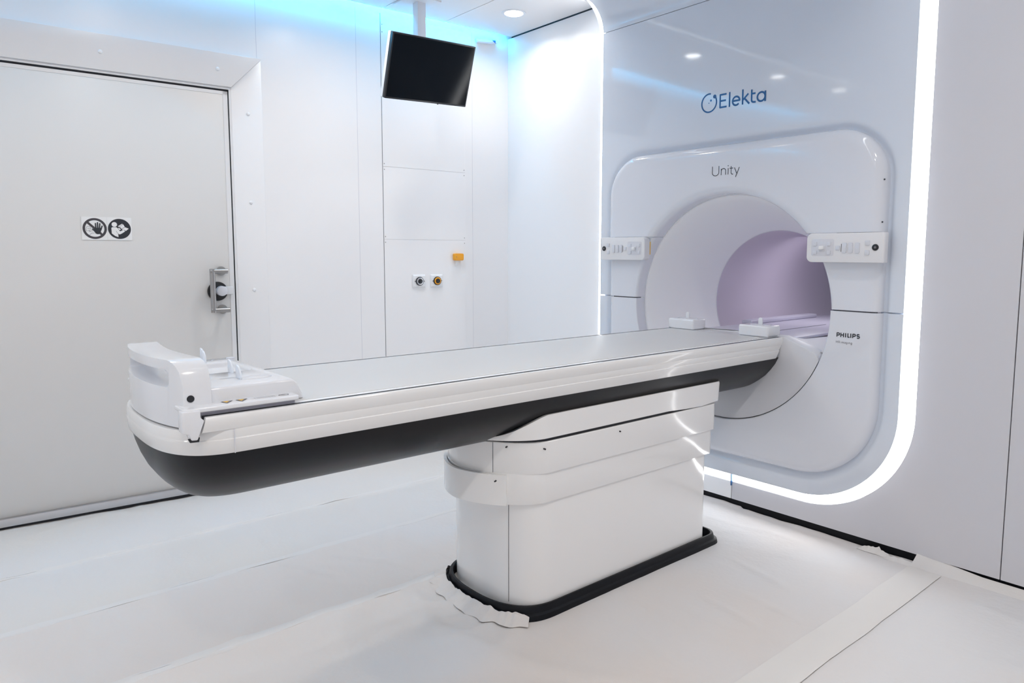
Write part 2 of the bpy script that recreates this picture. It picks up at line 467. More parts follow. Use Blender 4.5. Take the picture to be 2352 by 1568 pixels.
bk = [(-.345, .47, .80), (-.33, .47, .80), (-.30, .47, .80), (-.272, .47, .80), (.272, .47, .80), (.30, .47, .80), (.33, .47, .80), (.345, .47, .80)]
bk2 = [(x, 2.2, z) for x, y, z in bk]
b.loft([fr, mid, bk, bk2], False, False, closed=False)
b.build('bore_ledge', 'funnel', SC, smooth=60)
# table bridge with slot
b = MB(); b.box(-.262, .262, .045, 2.15, .803, .816); b.build('table_bridge', 'bridge', SC, bevel=(.006, 3))
b = MB()
b.prism([(.052 + .003 * math.cos(a), .85 + .02 * math.sin(a)) for a in [PI * k / 8 for k in range(9)]] + [(.049, .20), (.055, .20)], lambda u, v: (u, v, .8155), lambda u, v: (u, v, .8168))
b.build('bridge_slot', 'ink', SC)
b = MB(); b.box(-.262, -.20, .55, 1.25, .816, .838); b.build('bridge_side_rail', 'bridge', SC, bevel=(.006, 3))

# product name, maker line
TC = TP(-.040); w_ = .0032
word = [
    [(-.0570, 1.5880), (-.0570, 1.5600)] + arc(-.0395, 1.5600, .0175, .0150, 180, 360, 14) + [(-.0220, 1.5880)],
    [(-.0095, 1.5740), (-.0095, 1.5460)], [(-.0095, 1.5640)] + arc(.0025, 1.5630, .0120, .0115, 175, 0, 12) + [(.0145, 1.5460)],
    [(.0270, 1.5740), (.0270, 1.5460)],
    [(.0430, 1.5820), (.0430, 1.5530)] + arc(.0495, 1.5535, .0065, .0075, 180, 270, 5) + [(.0535, 1.5462)], [(.0350, 1.5725), (.0530, 1.5725)],
    [(.0600, 1.5740), (.0720, 1.5475)], [(.0850, 1.5740), (.0660, 1.5320)],
]
strokes(word, w_, TC, 'ink', 'lettering', SC)
fills([disc(.0270, 1.5845, .0024, 14)], TC, 'ink', 'lettering_dot', SC)
TL = TP(-.020); w_ = .0042; zb, zt_ = .8612, .8785; zm = (zb + zt_) / 2
def LP(x): return [[(x, zb), (x, zt_ - .0018), (x + .0055, zt_ - .0018)] + arc(x + .0055, zt_ - .0058, .0048, .0042, 90, -90, 10) + [(x, zt_ - .0100)]]
word = LP(.5505) + [[(.5665, zb), (.5665, zt_)], [(.5775, zb), (.5775, zt_)], [(.5665, zm), (.5775, zm)], [(.5860, zb), (.5860, zt_)],
    [(.5950, zt_), (.5950, zb + .0018), (.6025, zb + .0018)], [(.6068, zb), (.6068, zt_)]] + LP(.6150) + \
    [arc(.6365, zt_ - .0055, .0048, .0042, 30, 265, 12) + arc(.6365, zb + .0050, .0052, .0042, 85, -145, 12)]
strokes(word, w_, TL, 'ink', 'lettering', SC)
word = []; zb, zt_ = .8362, .8447; zx = zb + .0060
word += [[(.5475, zb), (.5475, zt_), (.5512, zb + .002), (.5549, zt_), (.5549, zb)]]
word += [[(.5580, zb), (.5580, zt_), (.5610, zt_)] + arc(.5612, zt_ - .0022, .0022, .0022, 90, -90, 6) + [(.5580, zt_ - .0044)], [(.5605, zt_ - .0044), (.5638, zb)]]
word += [[(.5690, zb), (.5690, zx)]]
word += [[(.5725, zb), (.5725, zx)], [(.5725, zx - .0012), (.5745, zx), (.5757, zx - .0012), (.5757, zb)], [(.5757, zx - .0012), (.5775, zx), (.5788, zx - .0012), (.5788, zb)]]
word += [arc(.5836, zb + .0028, .0022, .0028, 0, 360, 10), [(.5860, zx), (.5860, zb)]]
word += [arc(.5910, zb + .0028, .0022, .0028, 0, 360, 10), [(.5934, zx), (.5934, zb - .0012), (.5920, zb - .0028), (.5890, zb - .0026)]]
word += [[(.5975, zb), (.5975, zx)]]
word += [[(.6010, zb), (.6010, zx)], [(.6010, zx - .0014), (.6032, zx), (.6048, zx - .0014), (.6048, zb)]]
word += [arc(.6102, zb + .0028, .0022, .0028, 0, 360, 10), [(.6126, zx), (.6126, zb - .0012), (.6112, zb - .0028), (.6082, zb - .0026)]]
strokes(word, .0011, TL, 'greyink', 'lettering', SC, nd=6)
# cover fixing holes
for z in (1.475, 1.315):
    b = MB(); b.tube((.706, -.018, z), (.7085, -.0205, z), .0030, 12); b.build('fixing_hole', 'ink', SC)

# control panels (mirror pair)
def control_panel(sg, nm):
    u0, u1, z0, z1 = .430, .736, 1.160, 1.2755; yf, yb = -.066, -.024
    X = lambda u: sg * u
    r = .022; pts = []
    for cx, cz, a0 in ((u0 + r, z0 + r, 180), (None, None, None), (None, None, None), (u0 + r, z1 - r, 90)):
        if cx is None: continue
        pts += arc(cx, cz, r, r, a0, a0 + 90, 8)
    pts = arc(u0 + r, z1 - r, r, r, 90, 180, 8) + arc(u0 + r, z0 + r, r, r, 180, 270, 8) + [(u1, z0), (u1, z1)]
    b = MB(); b.prism(pts, lambda u, v: (X(u), yf, v), lambda u, v: (X(u), yb, v))
    body = b.build(nm, 'plastic', SC, bevel=(.0025, 3, 40), smooth=35)
    body['label'] = 'white key panel with joystick'
    # soft amber gasket on the inner side
    b = MB(); b.box(min(X(u0 + .006), X(u0 - .0005)), max(X(u0 + .006), X(u0 - .0005)), yb - .002, yb + .0035, z0 + .028, z1 - .024); b.build('gasket', 'yellow', body)
    PX = lambda p: u0 + (p - 190) * .000175; PZ = lambda q: z1 - (q - 352) * .0001665
    def rr(x0, x1, q0, q1, r, h, m, n_, par, base=yf):
        a, c = sorted((PX(x0), PX(x1))); e, g = sorted((PZ(q0), PZ(q1)))
        p = arc(a + r, g - r, r, r, 90, 180, 5) + arc(a + r, e + r, r, r, 180, 270, 5) + arc(c - r, e + r, r, r, 270, 360, 5) + arc(c - r, g - r, r, r, 0, 90, 5)
        b = MB(); b.prism(p, lambda u, v: (X(u), base - h, v), lambda u, v: (X(u), base + .002, v)); return b.build(n_, m, par, bevel=(.0006, 2, 40))
    rr(305, 840, 490, 895, .008, .0006, 'keys', 'key_pad', body)
    for x in (395, 730):
        for q in (605, 812): rr(x - 42, x + 42, q - 50, q + 50, .003, .0036, 'button', 'button', body)
    rr(490, 640, 612, 795, .005, .002, 'keys', 'joystick_well', body)
    b = MB(); xx = [X(PX(508)), X(PX(624))]; b.box(min(xx), max(xx), yf - .015, yf - .001, PZ(745), PZ(655)); b.build('joystick', 'paper', body, bevel=(.004, 4, 30), smooth=40)
    rr(885, 985, 650, 755, .0035, .0038, 'button', 'button', body)
    for x in (1085, 1228, 1380): rr(x - 50, x + 50, 580, 825, .005, .0042, 'button', 'button', body)
    rr(1007, 1017, 610, 795, .0006, .0008, 'ink', 'level_mark', body)
    b = MB()
    for k in range(7):
        p = disc(PX(1162), PZ(625 + k * 27), .0012, 8); b.prism(p, lambda u, v: (X(u), yf - .001, v), lambda u, v: (X(u), yf + .001, v))
    b.build('indicator_dots', 'paper' if sg > 0 else 'keys', body)
    for q in (590, 812): rr(1550, 1650, q - 54, q + 54, .0035, .0040, 'button', 'button', body)
    b = MB(); p = disc(PX(1770), PZ(695), .0125, 28); b.prism(p, lambda u, v: (X(u), yf - .003, v), lambda u, v: (X(u), yf + .001, v)); k_ = b.build('camera_lens', 'black', body, bevel=(.0012, 2, 40), smooth=40)
    b = MB(); p = disc(PX(1770), PZ(695), .0045, 16); b.prism(p, lambda u, v: (X(u), yf - .0036, v), lambda u, v: (X(u), yf - .002, v)); b.build('camera_glass', 'greyink', k_)
control_panel(1, 'control_panel'); control_panel(-1, 'control_panel')
adopt(SC)

# ---------------------------------------------------------------- patient table
PT = empty('patient_table', (0, -1.0, 0), 'long white patient table with charcoal underside on a telescoping white pedestal', 'patient table')
def plan(w, yf, D, n, y1, rc=.012, N=40, z=0.0):
    "closed plan outline, starts head right"
    pts = []
    m = 5
    for k in range(m + 1):
        a = PI / 2 * k / m; pts.append((w - rc + rc * math.cos(PI / 2 - a), y1 - rc + rc * math.sin(PI / 2 - a)))
    ye = yf + D
    for k in range(1, 10): pts.append((w, (y1 - rc) + (ye - y1 + rc) * k / 9))
    for k in range(1, N):
        t = PI * k / N; c = math.cos(t); s_ = math.sin(t)
        x = w * math.copysign(abs(c) ** (2 / n), c); y = ye - D * abs(s_) ** (2 / n)
        pts.append((x, y))
    for k in range(9, 0, -1): pts.append((-w, (y1 - rc) + (ye - y1 + rc) * k / 9))
    for k in range(m + 1):
        a = PI / 2 * k / m; pts.append((-w + rc - rc * math.cos(a), y1 - rc + rc * math.sin(a)))
    return [(x, y, z) for x, y in pts]
def body(levels, name, m, parent, D=.17, n=3.0, cap0=True, cap1=True, smooth=40, rc=.012, bevel=None):
    R = []
    for L_ in levels:
        z, w, yf, y1 = L_[:4]; d = L_[4] if len(L_) > 4 else D
        R.append(plan(w, yf, d, n, y1, rc=min(rc, w * .4), z=z))
    b = MB(); b.loft(R, cap0, cap1); return b.build(name, m, parent, smooth=smooth, bevel=bevel)
# charcoal under shell
sh = [(.5735, .020, -2.235, .01, .05), (.5745, .050, -2.265, .03, .08), (.579, .080, -2.300, .05, .11), (.588, .110, -2.325, .065, .13), (.600, .137, -2.348, .075, .145), (.614, .160, -2.366, .08, .155),
      (.632, .186, -2.384, .08, .165), (.656, .216, -2.400, .075, .17), (.684, .241, -2.412, .065, .17), (.712, .262, -2.420, .055, .17), (.742, .277, -2.426, .04, .17)]
body(sh, 'under_shell', 'shell', PT, smooth=60)
# white band round the couch
body([(.7413, .2760, -2.424, -.006), (.7413, .2815, -2.430, -.010), (.7440, .2835, -2.432, -.008), (.7700, .2885, -2.434, .004), (.7745, .2890, -2.434, .006),
      (.7765, .2865, -2.4335, .007), (.7790, .2870, -2.4335, .009), (.7950, .2900, -2.432, .018), (.7985, .2890, -2.430, .020), (.7990, .2840, -2.425, .020)], 'side_band', 'couch', PT, smooth=35)
# side rails above
for s_ in (-1, 1):
    prof = [(.2895, .7985), (.2935, .810), (.2945, .822), (.2935, .8285), (.2905, .8318), (.2850, .8325), (.2812, .8323), (.2808, .7985)]
    b = MB(); b.loft([[(s_ * x, -2.364 + (z - .7985) * .25, z) for x, z in prof], [(s_ * x, .022 + (z - .7985) * .62, z) for x, z in prof]])
    b.build('side_rail', 'couch', PT, smooth=40)
    b = MB(); b.box(min(s_ * .2675, s_ * .2812), max(s_ * .2675, s_ * .2812), -2.357, .028, .80, .8324); b.build('rail_groove', 'dark', PT)
# faint panel seam on the band
b = MB(); b.box(.2885, .2906, -2.2965, -2.2950, .7425, .7985); b.build('band_seam', 'keys', PT)
# table top: rim + grey surface
b = MB()
b.prism(arc(.259, .020, .008, .008, 90, 0, 4)[::-1] + arc(-.259, .020, .008, .008, 180, 90, 4)[::-1] + [(-.267, -2.345), (.267, -2.345)], lambda u, v: (u, v, .800), lambda u, v: (u, v, .8330))
b.build('table_top', 'rim', PT, bevel=(.002, 3, 40), smooth=40)
def rrect(x0, x1, y0, y1, r, n=8): return arc(x1 - r, y1 - r, r, r, 0, 90, n) + arc(x0 + r, y1 - r, r, r, 90, 180, n) + arc(x0 + r, y0 + r, r, r, 180, 270, n) + arc(x1 - r, y0 + r, r, r, 270, 360, n)
b = MB(); b.prism(rrect(-.250, .250, -2.145, -.075, .035), lambda u, v: (u, v, .8325), lambda u, v: (u, v, .8342)); b.build('top_surface', 'top', PT, bevel=(.0008, 2, 40))
# scale marks along the near rim
b = MB(); k = 0; y = -2.02
while y < -.10:
    b.prism([(.2545, y), (.2600, y), (.2600, y + .0013), (.2545, y + .0013)], lambda u, v: (u, v, .8330), lambda u, v: (u, v, .8334))
    if k % 5 == 0: b.prism([(.2525, y + .004), (.2575, y + .004), (.2575, y + .0075), (.2525, y + .0075)], lambda u, v: (u, v, .8330), lambda u, v: (u, v, .8333))
    y += .010 if False else .0195; k += 1
o = b.build('scale_marks', 'keys', PT)
# lift covers: cap with the wave, sleeves, column, skirt
def ztop(y):
    t = max(0, min(1, (y + 1.505) / .205)); t = t * t * (3 - 2 * t); return .603 + (.678 - .603) * t
R = []
P0 = plan(.243, -1.515, .20, 1.8, -.362, rc=.03)
cap = lambda f, dz, dw: [(x * dw, (y + .9) * f - .9, dz(y)) for x, y, _ in P0]
mid_pull = lambda y: .5
zb_ = lambda y: .5895 + .0085 * max(0, min(1, (-.56 - y) / .12))
R = [[(x * .97, y, zb_(y)) for x, y, _ in P0], [(x * 1.012, y, zb_(y) + .002 + (.008 if y > -.43 else 0)) for x, y, _ in P0],
     [(x * 1.03, y * 1.0, max(zb_(y) + .003, ztop(y) - .006)) for x, y, _ in P0], [(x * 1.02, (y + .9) * .998 - .9, ztop(y)) for x, y, _ in P0],
     [(x * .93, (y + .9) * .98 - .9, ztop(y) - .002) for x, y, _ in P0], [(x * .90, (y + .9) * .96 - .9, .60) for x, y, _ in P0]]
b = MB(); b.loft(R, True, True); b.build('upper_lift_cover', 'ped', PT, smooth=40)
def sleeve(z0, z1, w, yf, D, y1, nm, n=2.0, rc=.03):
    return body([(z0, w - .004, yf + .004, y1 - .004), (z0, w - .0008, yf + .0008, y1 - .0008), (z0 + .002, w, yf, y1), (z1 - .002, w, yf, y1), (z1, w - .002, yf + .002, y1 - .002)], nm, 'ped', PT, D=D, n=n, smooth=40, rc=rc)
b = MB(); R = [plan(.236, -1.478, .18, 1.8, -.395, rc=.03, z=z) for z in (.575, .6)]; b.loft(R); b.build('lift_gap', 'dark', PT)
sleeve(.484, .5885, .2440, -1.487, .185, -.384, 'middle_lift_cover', n=1.7)
sleeve(.384, .4885, .2375, -1.490, .18, -.396, 'lower_lift_cover', n=1.7)
# end piece of the lower cover standing proud
b = MB(); E0 = [p for p in plan(.2425, -1.506, .195, 1.7, -.396, rc=.03) if p[1] < -1.42 and p[0] < .176]
E1 = [(x * .965, y + .010, z) for x, y, z in E0]
for z0, z1 in ((.384, .484),):
    n_ = len(E0); b.add([(x, y, z0) for x, y, _ in E0] + [(x, y, z1) for x, y, _ in E0] + [(x, y, z1) for x, y, _ in E1] + [(x, y, z0) for x, y, _ in E1],
        [(i, i + 1, n_ + i + 1, n_ + i) for i in range(n_ - 1)] + [(n_ + i, n_ + i + 1, 2 * n_ + i + 1, 2 * n_ + i) for i in range(n_ - 1)] + [(3 * n_ + i, 3 * n_ + i + 1, i + 1, i) for i in range(n_ - 1)] + [(2 * n_ + i, 2 * n_ + i + 1, 3 * n_ + i + 1, 3 * n_ + i) for i in range(n_ - 1)] + [(0, n_, 2 * n_, 3 * n_), (n_ - 1, 2 * n_ - 1, 3 * n_ - 1, 4 * n_ - 1)])
b.build('end_cover', 'ped', PT, smooth=40)
body([(.012, .2310, -1.408, -.425), (.388, .2310, -1.408, -.425)], 'column_cover', 'ped', PT, D=.14, n=2.8, rc=.03)
# vertical seams on the foot end
def seam(pl, x, z0, z1, nm='cover_seam', wd=.0014):
    c = min([p for p in pl if p[1] < -1.3], key=lambda p: abs(p[0] - x) + (0 if p[0] > 0 else 9))
    i = pl.index(c); a = Vector(pl[i - 1][:2]); e = Vector(pl[i + 1][:2]); d = (e - a).normalized(); nrm = Vector((d.y, -d.x))
    if nrm.y > 0: nrm = -nrm
    q = []
    for sx in (-wd, wd):
        for sn in (-.003, .0005): q.append((c[0] + d.x * sx + nrm.x * sn, c[1] + d.y * sx + nrm.y * sn))
    b = MB(); b.prism([q[0], q[1], q[3], q[2]], lambda u, v: (u, v, z0), lambda u, v: (u, v, z1)); return b.build(nm, 'greyink', PT)
seam(plan(.2310, -1.4085, .14, 2.8, -.425, rc=.03), .140, .04, .384, wd=.0009)
seam(plan(.2440, -1.4875, .185, 1.7, -.384, rc=.03), .128, .486, .587, wd=.0009)
for x, y, z in ((.245, -1.325, .567), (.2445, -.97, .567), (.178, -1.428, .578), (.164, -1.462, .470)):
    b = MB(); d = Vector((x, y + 1.1 if y < -1.4 else 0, 0)).normalized(); b.tube(Vector((x, y, z)) - d * .004, Vector((x, y, z)) + d * .0045, .0026, 12); b.build('cover_screw', 'dark', PT)
# black rubber skirt
def skirt():
    g = lambda w, yf, y1, z: plan(w, yf, .175, 2.5, y1, rc=.05, z=z)
    b = MB(); b.loft([g(.2600, -1.463, -.342, -.010), g(.2560, -1.458, -.346, .016), g(.2490, -1.450, -.354, .021), g(.2455, -1.447, -.358, .040), g(.2440, -1.445, -.360, .0425), g(.2385, -1.438, -.366, .0425), g(.2375, -1.436, -.368, .0405), g(.2365, -1.434, -.369, .004)], False, False)
    return b
skirt().build('rubber_skirt', 'rubber', PT, smooth=40)
b = MB(); b.loft([plan(.2365, -1.434, .175, 2.5, -.369, rc=.05, z=z) for z in (-.004, .006)]); b.build('skirt_floor', 'dark', PT)
adopt(PT)

# ---------------------------------------------------------------- coil support block on the foot end
CB = empty('coil_support', (0, -2.3, .833), 'white moulded support with carrying handle and upright fins on the table foot end', 'table attachment')
# handle block
N = 48; hwb = .243
xs_ = [-hwb + 2 * hwb * k / N for k in range(N + 1)]
yo = lambda x: -2.427 + .040 * (abs(x) / hwb) ** 2.4
yi = lambda x: -2.352 + .024 * (abs(x) / hwb) ** 1.6
def topz(x):
    a = abs(x); r = .055
    if a < hwb - r: return .952
    q = (a - (hwb - r)) / r; return .952 - r * (1 - math.sqrt(max(0, 1 - q * q)))
R = []
for x in xs_:
    zt = topz(x); z0 = .803
    R.append([(x, yo(x), z0), (x, yo(x), zt), (x, yi(x), zt), (x, yi(x), z0)])
b = MB(); b.loft(R); blk = b.build('handle_block', 'coil', CB)
cb = MB(); cb.prism(rrect(-.212, .196, .890, .930, .013), lambda u, v: (u, -2.6, v), lambda u, v: (u, -2.2, v)); cut = cb.build('c', None)
apply_bool(blk, [cut])
for p in blk.data.polygons: p.use_smooth = True
blk.data.set_sharp_from_angle(angle=math.radians(35))
md = blk.modifiers.new('bev', 'BEVEL'); md.width = .007; md.segments = 4; md.limit_method = 'ANGLE'; md.angle_limit = math.radians(40)
# deck with channel
b = MB(); pr = [(-2.375, .834), (-2.375, .886), (-2.140, .886), (-2.128, .880), (-2.108, .834)]
b.loft([[(x, y, z) for y, z in pr] for x in (-.236, .236)]); dk = b.build('deck', 'coil', CB)
cb = MB(); cb.prism(rrect(-.150, .030, -2.60, -2.165, .012), lambda u, v: (u, v, .872), lambda u, v: (u, v, .95)); cut = cb.build('c', None)
apply_bool(dk, [cut])
md = dk.modifiers.new('bev', 'BEVEL'); md.width = .009; md.segments = 4; md.limit_method = 'ANGLE'; md.angle_limit = math.radians(30)
for p in dk.data.polygons: p.use_smooth = True
dk.data.set_sharp_from_angle(angle=math.radians(35))
# flange with latches
b = MB(); b.prism(rrect(-.262, .283, -2.398, -2.138, .014), lambda u, v: (u, v, .8425), lambda u, v: (u, v, .8530)); b.build('flange', 'coil', CB, bevel=(.003, 3, 40), smooth=40)
b = MB(); b.box(-.2655, .2655, -2.385, -2.146, .8332, .8430); b.build('flange_underside', 'bridge', CB)
for s_ in (1,):
    pts = [(-2.404, .850), (-2.404, .803), (-2.392, .800), (-2.3865, .786), (-2.374, .785), (-2.3585, .826), (-2.366, .8335), (-2.366, .850)]
    b = MB(); b.prism(pts, lambda u, v: (s_ * .262, u, v), lambda u, v: (s_ * .2935, u, v)); b.build('side_latch', 'coil', CB, bevel=(.0025, 3, 40), smooth=35)
b = MB(); b.prism([(-2.393, .790), (-2.389, .7815), (-2.371, .7805), (-2.369, .790)], lambda u, v: (.286, u, v), lambda u, v: (.2908, u, v)); b.build('latch_slot', 'dark', CB)
# fins
for x, y in ((-.228, -2.212), (-.178, -2.222), (.046, -2.222), (.150, -2.236)):
    pts = [(-.0175, 0), (-.0175, .034)] + [(-.0175 + .033 * math.sin(PI / 2 * k / 8), .034 * math.cos(PI / 2 * k / 8) ** .8 if k < 8 else 0) for k in range(1, 9)]
    z0 = .885 if not (-.15 < x < .03) else .8725
    b = MB(); b.prism(pts, lambda u, v: (x + u, y - .0022, z0 + v), lambda u, v: (x + u, y + .0022, z0 + v)); b.build('fin', 'fin', CB, bevel=(.001, 2, 60))
# dark slots, dial and labels on the deck
TD = lambda u, v, h: (u, v, .8862 + h)
fills([[(.040, -2.34), (.0425, -2.34), (.0425, -2.225), (.040, -2.225)]], TD, 'greyink', 'fin_slot', CB)
fills([[(.128, -2.275), (.1305, -2.275), (.1305, -2.236), (.128, -2.236)]], TD, 'greyink', 'fin_slot', CB)
fills([[(-.140, -2.33), (-.1385, -2.33), (-.1385, -2.18), (-.140, -2.18)]], lambda u, v, h: (u, v, .8723 + h), 'keys', 'fin_slot', CB)
strokes([arc(.155, -2.20, .022, .040, 0, 360, 30)], .0015, TD, 'keys', 'dial_ring', CB, nd=6)
strokes([arc(-.195, -2.165, .020, .032, 0, 360, 30)], .0015, TD, 'keys', 'dial_ring', CB, nd=6)
b = MB(); b.prism(disc(-.205, -2.142, .012, 20), lambda u, v: (u, v, .886), lambda u, v: (u, v, .8895)); b.build('cap_button', 'keys', CB)
TF = lambda u, v, h: (u, v, .8532 + h)
for y in (-2.297, -2.264):
    fills([[(.2440, y - .0130), (.2690, y - .0050), (.2440, y + .0150)]], TF, 'greyink', 'warning_label', CB)
    fills([[(.2465, y - .0090), (.2625, y - .0045), (.2465, y + .0070)]], lambda u, v, h: (u, v, .8536 + h), 'yellow', 'warning_label', CB, h=.0004)
strokes([[(.2465, -2.236), (.2605, -2.236), (.2605, -2.190), (.2465, -2.190), (.2465, -2.236)], [(.2535, -2.231), (.2535, -2.207)], [(.2465, -2.203), (.2605, -2.203)], [(.250, -2.199), (.256, -2.196), (.251, -2.194)]], .0009, TF, 'greyink', 'rating_label', CB, nd=6)
strokes([arc(.2535, -2.168, .0065, .0115, 0, 360, 24), [(.250, -2.172), (.257, -2.166)]], .0018, TF, 'ringink', 'round_label', CB, nd=6)
b = MB(); b.tube((.240, -2.372, .8685), (.2448, -2.372, .8685), .0078, 24); b.build('plug_hole', 'dark', CB)
adopt(CB)

# ---------------------------------------------------------------- two blocks at the head end
def block(cx, label):
    r = empty('locating_block', (cx, -.005, .833), label, 'table block', 'locating blocks at the bore end of the table top')
    b = MB(); b.box(-.075, .075, -.052, .048, 0.0005, .048); b.build('block_body', 'coil', r, bevel=(.008, 4, 40), smooth=40)
    b = MB(); b.prism(rrect(-.040, .050, -.014, .018, .012, 5), lambda u, v: (u, v, .0478), lambda u, v: (u, v, .0492)); b.build('block_recess', 'keys', r)
    b = MB(); pts = [(-.010, .048), (-.010, .070)] + arc(.0, .070, .010, .010, 180, 20, 8) + [(.010, .048)]
    b.prism(pts, lambda u, v: (u + .004, -.004, v), lambda u, v: (u + .004, .004, v)); b.build('block_peg', 'coil', r, bevel=(.0015, 2, 40), smooth=40)
    return r
block(-.205, 'white locating block with small peg, on the door side of the table top')
block(.190, 'white locating block with small peg, on the near side of the table top')

# ---------------------------------------------------------------- door, casing, signs
D1 = MB(); dwbox(D1, -3.14, -1.6195, -.045, -.001, .046, 1.970); door = struct(D1.build('door_1', 'door', bevel=(.0015, 2, 40)))
b = MB(); dwbox(b, -3.14, -1.6192, -.045, .020, .012, .0462); b.build('bottom_rail', 'alu', door, bevel=(.002, 2, 40))
b = MB(); dwbox(b, -3.14, -1.6192, -.04, .0008, 1.955, 1.9705); b.build('top_edge_strip', 'casing', door)
b = MB(); dwbox(b, -1.6400, -1.6192, -.04, .0008, .052, 1.9705); b.build('edge_strip', 'casing', door)
b = MB(); dwbox(b, -3.3, -1.6125, -.10, -.05, -.006, 1.99); struct(b.build('trim_9', 'dark'))
# casing: mitred frame
def casing():
    o_ = []
    b = MB(); a, c = -3.4, -1.4575; i_, z0, z1 = -1.6040, 1.9905, 2.1440
    b.prism([(a, z0), (i_, z0), (c, z1), (a, z1)], lambda u, v: DW(u, -.002, v), lambda u, v: DW(u, .026 if v > 2.1 else .020, v))
    top = b.build('trim_1', 'casing', bevel=(.0015, 2, 40))
    b = MB(); b.prism([(i_ + .0012, z0 - .001), (c + .0, z1 - .0015), (c, .02), (i_ + .0012, .02)], lambda u, v: DW(u, -.002, v), lambda u, v: DW(u, .004, v))
    side = b.build('side_casing', 'wall', top, bevel=(.001, 2, 40))
    b = MB(); dwbox(b, -1.6135, -1.6030, -.05, .003, .0, 1.989); b.build('jamb_strip', 'casing', top)
    b = MB(); dwbox(b, -1.6190, -1.6135, -.045, -.001, .0, 1.985); b.build('door_seal', 'dark', top)
    b = MB(); dwbox(b, -3.2, -1.6120, -.045, -.001, 1.972, 1.9795); b.build('door_seal', 'dark', top)
    b = MB(); dwbox(b, -3.2, -1.6120, -.045, .010, 1.9795, 1.990); b.build('head_strip', 'casing', top)
    for y, z, d in ((-2.146, 2.067, .023), (-1.664, 2.067, .023), (-1.526, 1.875, .004), (-1.526, 1.441, .004), (-1.526, 1.004, .004), (-1.526, .57, .004)):
        b = MB(); n_ = 16; rg = []
        for r_, dd in ((.0088, 0), (.0084, .003), (.006, .0048), (.002, .0055)):
            rg.append([DW(y + r_ * math.cos(2 * PI * k / n_), d + dd, z + r_ * math.sin(2 * PI * k / n_)) for k in range(n_)])
        b.loft(rg); b.build('screw_cap', 'screw', top, smooth=60)
    return top
struct(casing())
b = MB(); dwbox(b, -3.2, -1.60, -.05, .006, -.006, .010); struct(b.build('baseboard_left', 'dark'))
b = MB(); dwbox(b, -1.4575, -.2, -.002, .004, -.006, .05); struct(b.build('baseboard_left_far', 'wall'))
# handle
b = MB(); HB, z0, z1, dd = -1.7335, .9005, 1.1115, .062
b.tube(DW(HB, dd, z0), DW(HB, dd, z1), .0125, 20)
b.tube(DW(HB - .010, dd, z1 - .011), DW(-1.664, dd, z1 - .011), .0120, 20); b.tube(DW(HB - .010, dd, z0 + .011), DW(-1.660, dd, z0 + .011), .0120, 20)
hd = b.build('door_handle', 'steel', door, smooth=40)
for z in (z1 - .011, z0 + .011):
    b = MB(); b.tube(DW(-1.680, 0, z), DW(-1.680, dd, z), .010, 16); b.build('handle_post', 'steel', hd, smooth=40)
    b = MB(); b.tube(DW(-1.680, -.001, z), DW(-1.680, .007, z), .0225, 28); b.build('handle_rosette', 'steel', hd, smooth=40)
b = MB(); b.tube(DW(-1.7000, -.001, 1.001), DW(-1.7000, .008, 1.001), .0470, 36); lk = b.build('lock_plate', 'black', door, bevel=(.002, 2, 40), smooth=40)
b = MB(); b.tube(DW(-1.6860, .004, 1.003), DW(-1.6860, .040, 1.003), .0245, 28); b.build('lock_knob', 'keys', lk, bevel=(.002, 2, 40), smooth=40)
b = MB(); dwbox(b, -1.672, -1.630, .004, .016, .984, 1.024); b.build('latch_bar', 'casing', lk, bevel=(.004, 3, 40), smooth=40)

# signs
def sign_frame(y, z): return lambda u, v, h: DW(y + u, .0012 + h, z + v)
def sticker(nm, yc, label, cat):
    r = empty(nm, DW(yc, 0, 1.2955), label, cat); return r
r = .0470
s1 = empty('prohibition_sign', DW(-2.2020, 0, 1.2960), 'round sign with black hand behind a diagonal bar, on the grey door', 'sign')
s2 = empty('instruction_sign', DW(-2.1060, 0, 1.2965), 'round dark sign of a white figure reading a booklet, on the grey door', 'sign')
def sq(par, y0, y1):
    b = MB(); dwbox(b, y0, y1, .0, .0012, 1.2455, 1.3480); b.build('backing', 'paper', par)
sq(s1, -2.2520, -2.1545); sq(s2, -2.1540, -2.0570)
F1 = sign_frame(-2.2020, 1.2960)
C1 = lambda x, y: ((x - 660) / 440 * r, -(y - 765 - (x - 660) * .06) / 400 * r)
strokes([[(.885 * r * math.cos(2 * PI * k / 48), .885 * r * math.sin(2 * PI * k / 48)) for k in range(49)], [(-.62 * r, .62 * r), (.62 * r, -.62 * r)]], .115 * r * 2 * .9, F1, 'ringink', 'prohibition_ring', s1, nd=8)
F1b = lambda u, v, h: F1(u, v, h + .0008)
F1c = lambda u, v, h: F1(u, v, h + .0004)
strokes([[C1(360, 830), C1(385, 850), C1(345, 780), C1(360, 700), C1(420, 665), C1(480, 675), C1(515, 730), C1(515, 800)], [C1(400, 750), C1(500, 748)], arc(*C1(462, 835), .03 * r * 2, .03 * r * 2, 0, 360, 10), [C1(470, 885), C1(520, 850), C1(590, 848)], [C1(450, 1005), C1(550, 925), C1(640, 935)]], .0012, F1c, 'greyink', 'figure_outline', s1, nd=6)
strokes([[C1(692, 575), C1(702, 800)], [C1(768, 545), C1(765, 790)], [C1(848, 588), C1(822, 800)], [C1(928, 680), C1(865, 850)], [C1(565, 770), C1(700, 900)]], .0052, F1b, 'ink', 'hand_fingers', s1)
fills([disc(*C1(692, 575), .0026, 10), disc(*C1(768, 545), .0026, 10), disc(*C1(848, 588), .0026, 10), disc(*C1(928, 680), .0024, 10), [C1(670, 740), C1(885, 745), C1(872, 900), C1(840, 960), C1(765, 985), C1(690, 955), C1(640, 880), C1(600, 810)]], F1b, 'ink', 'hand_palm', s1)
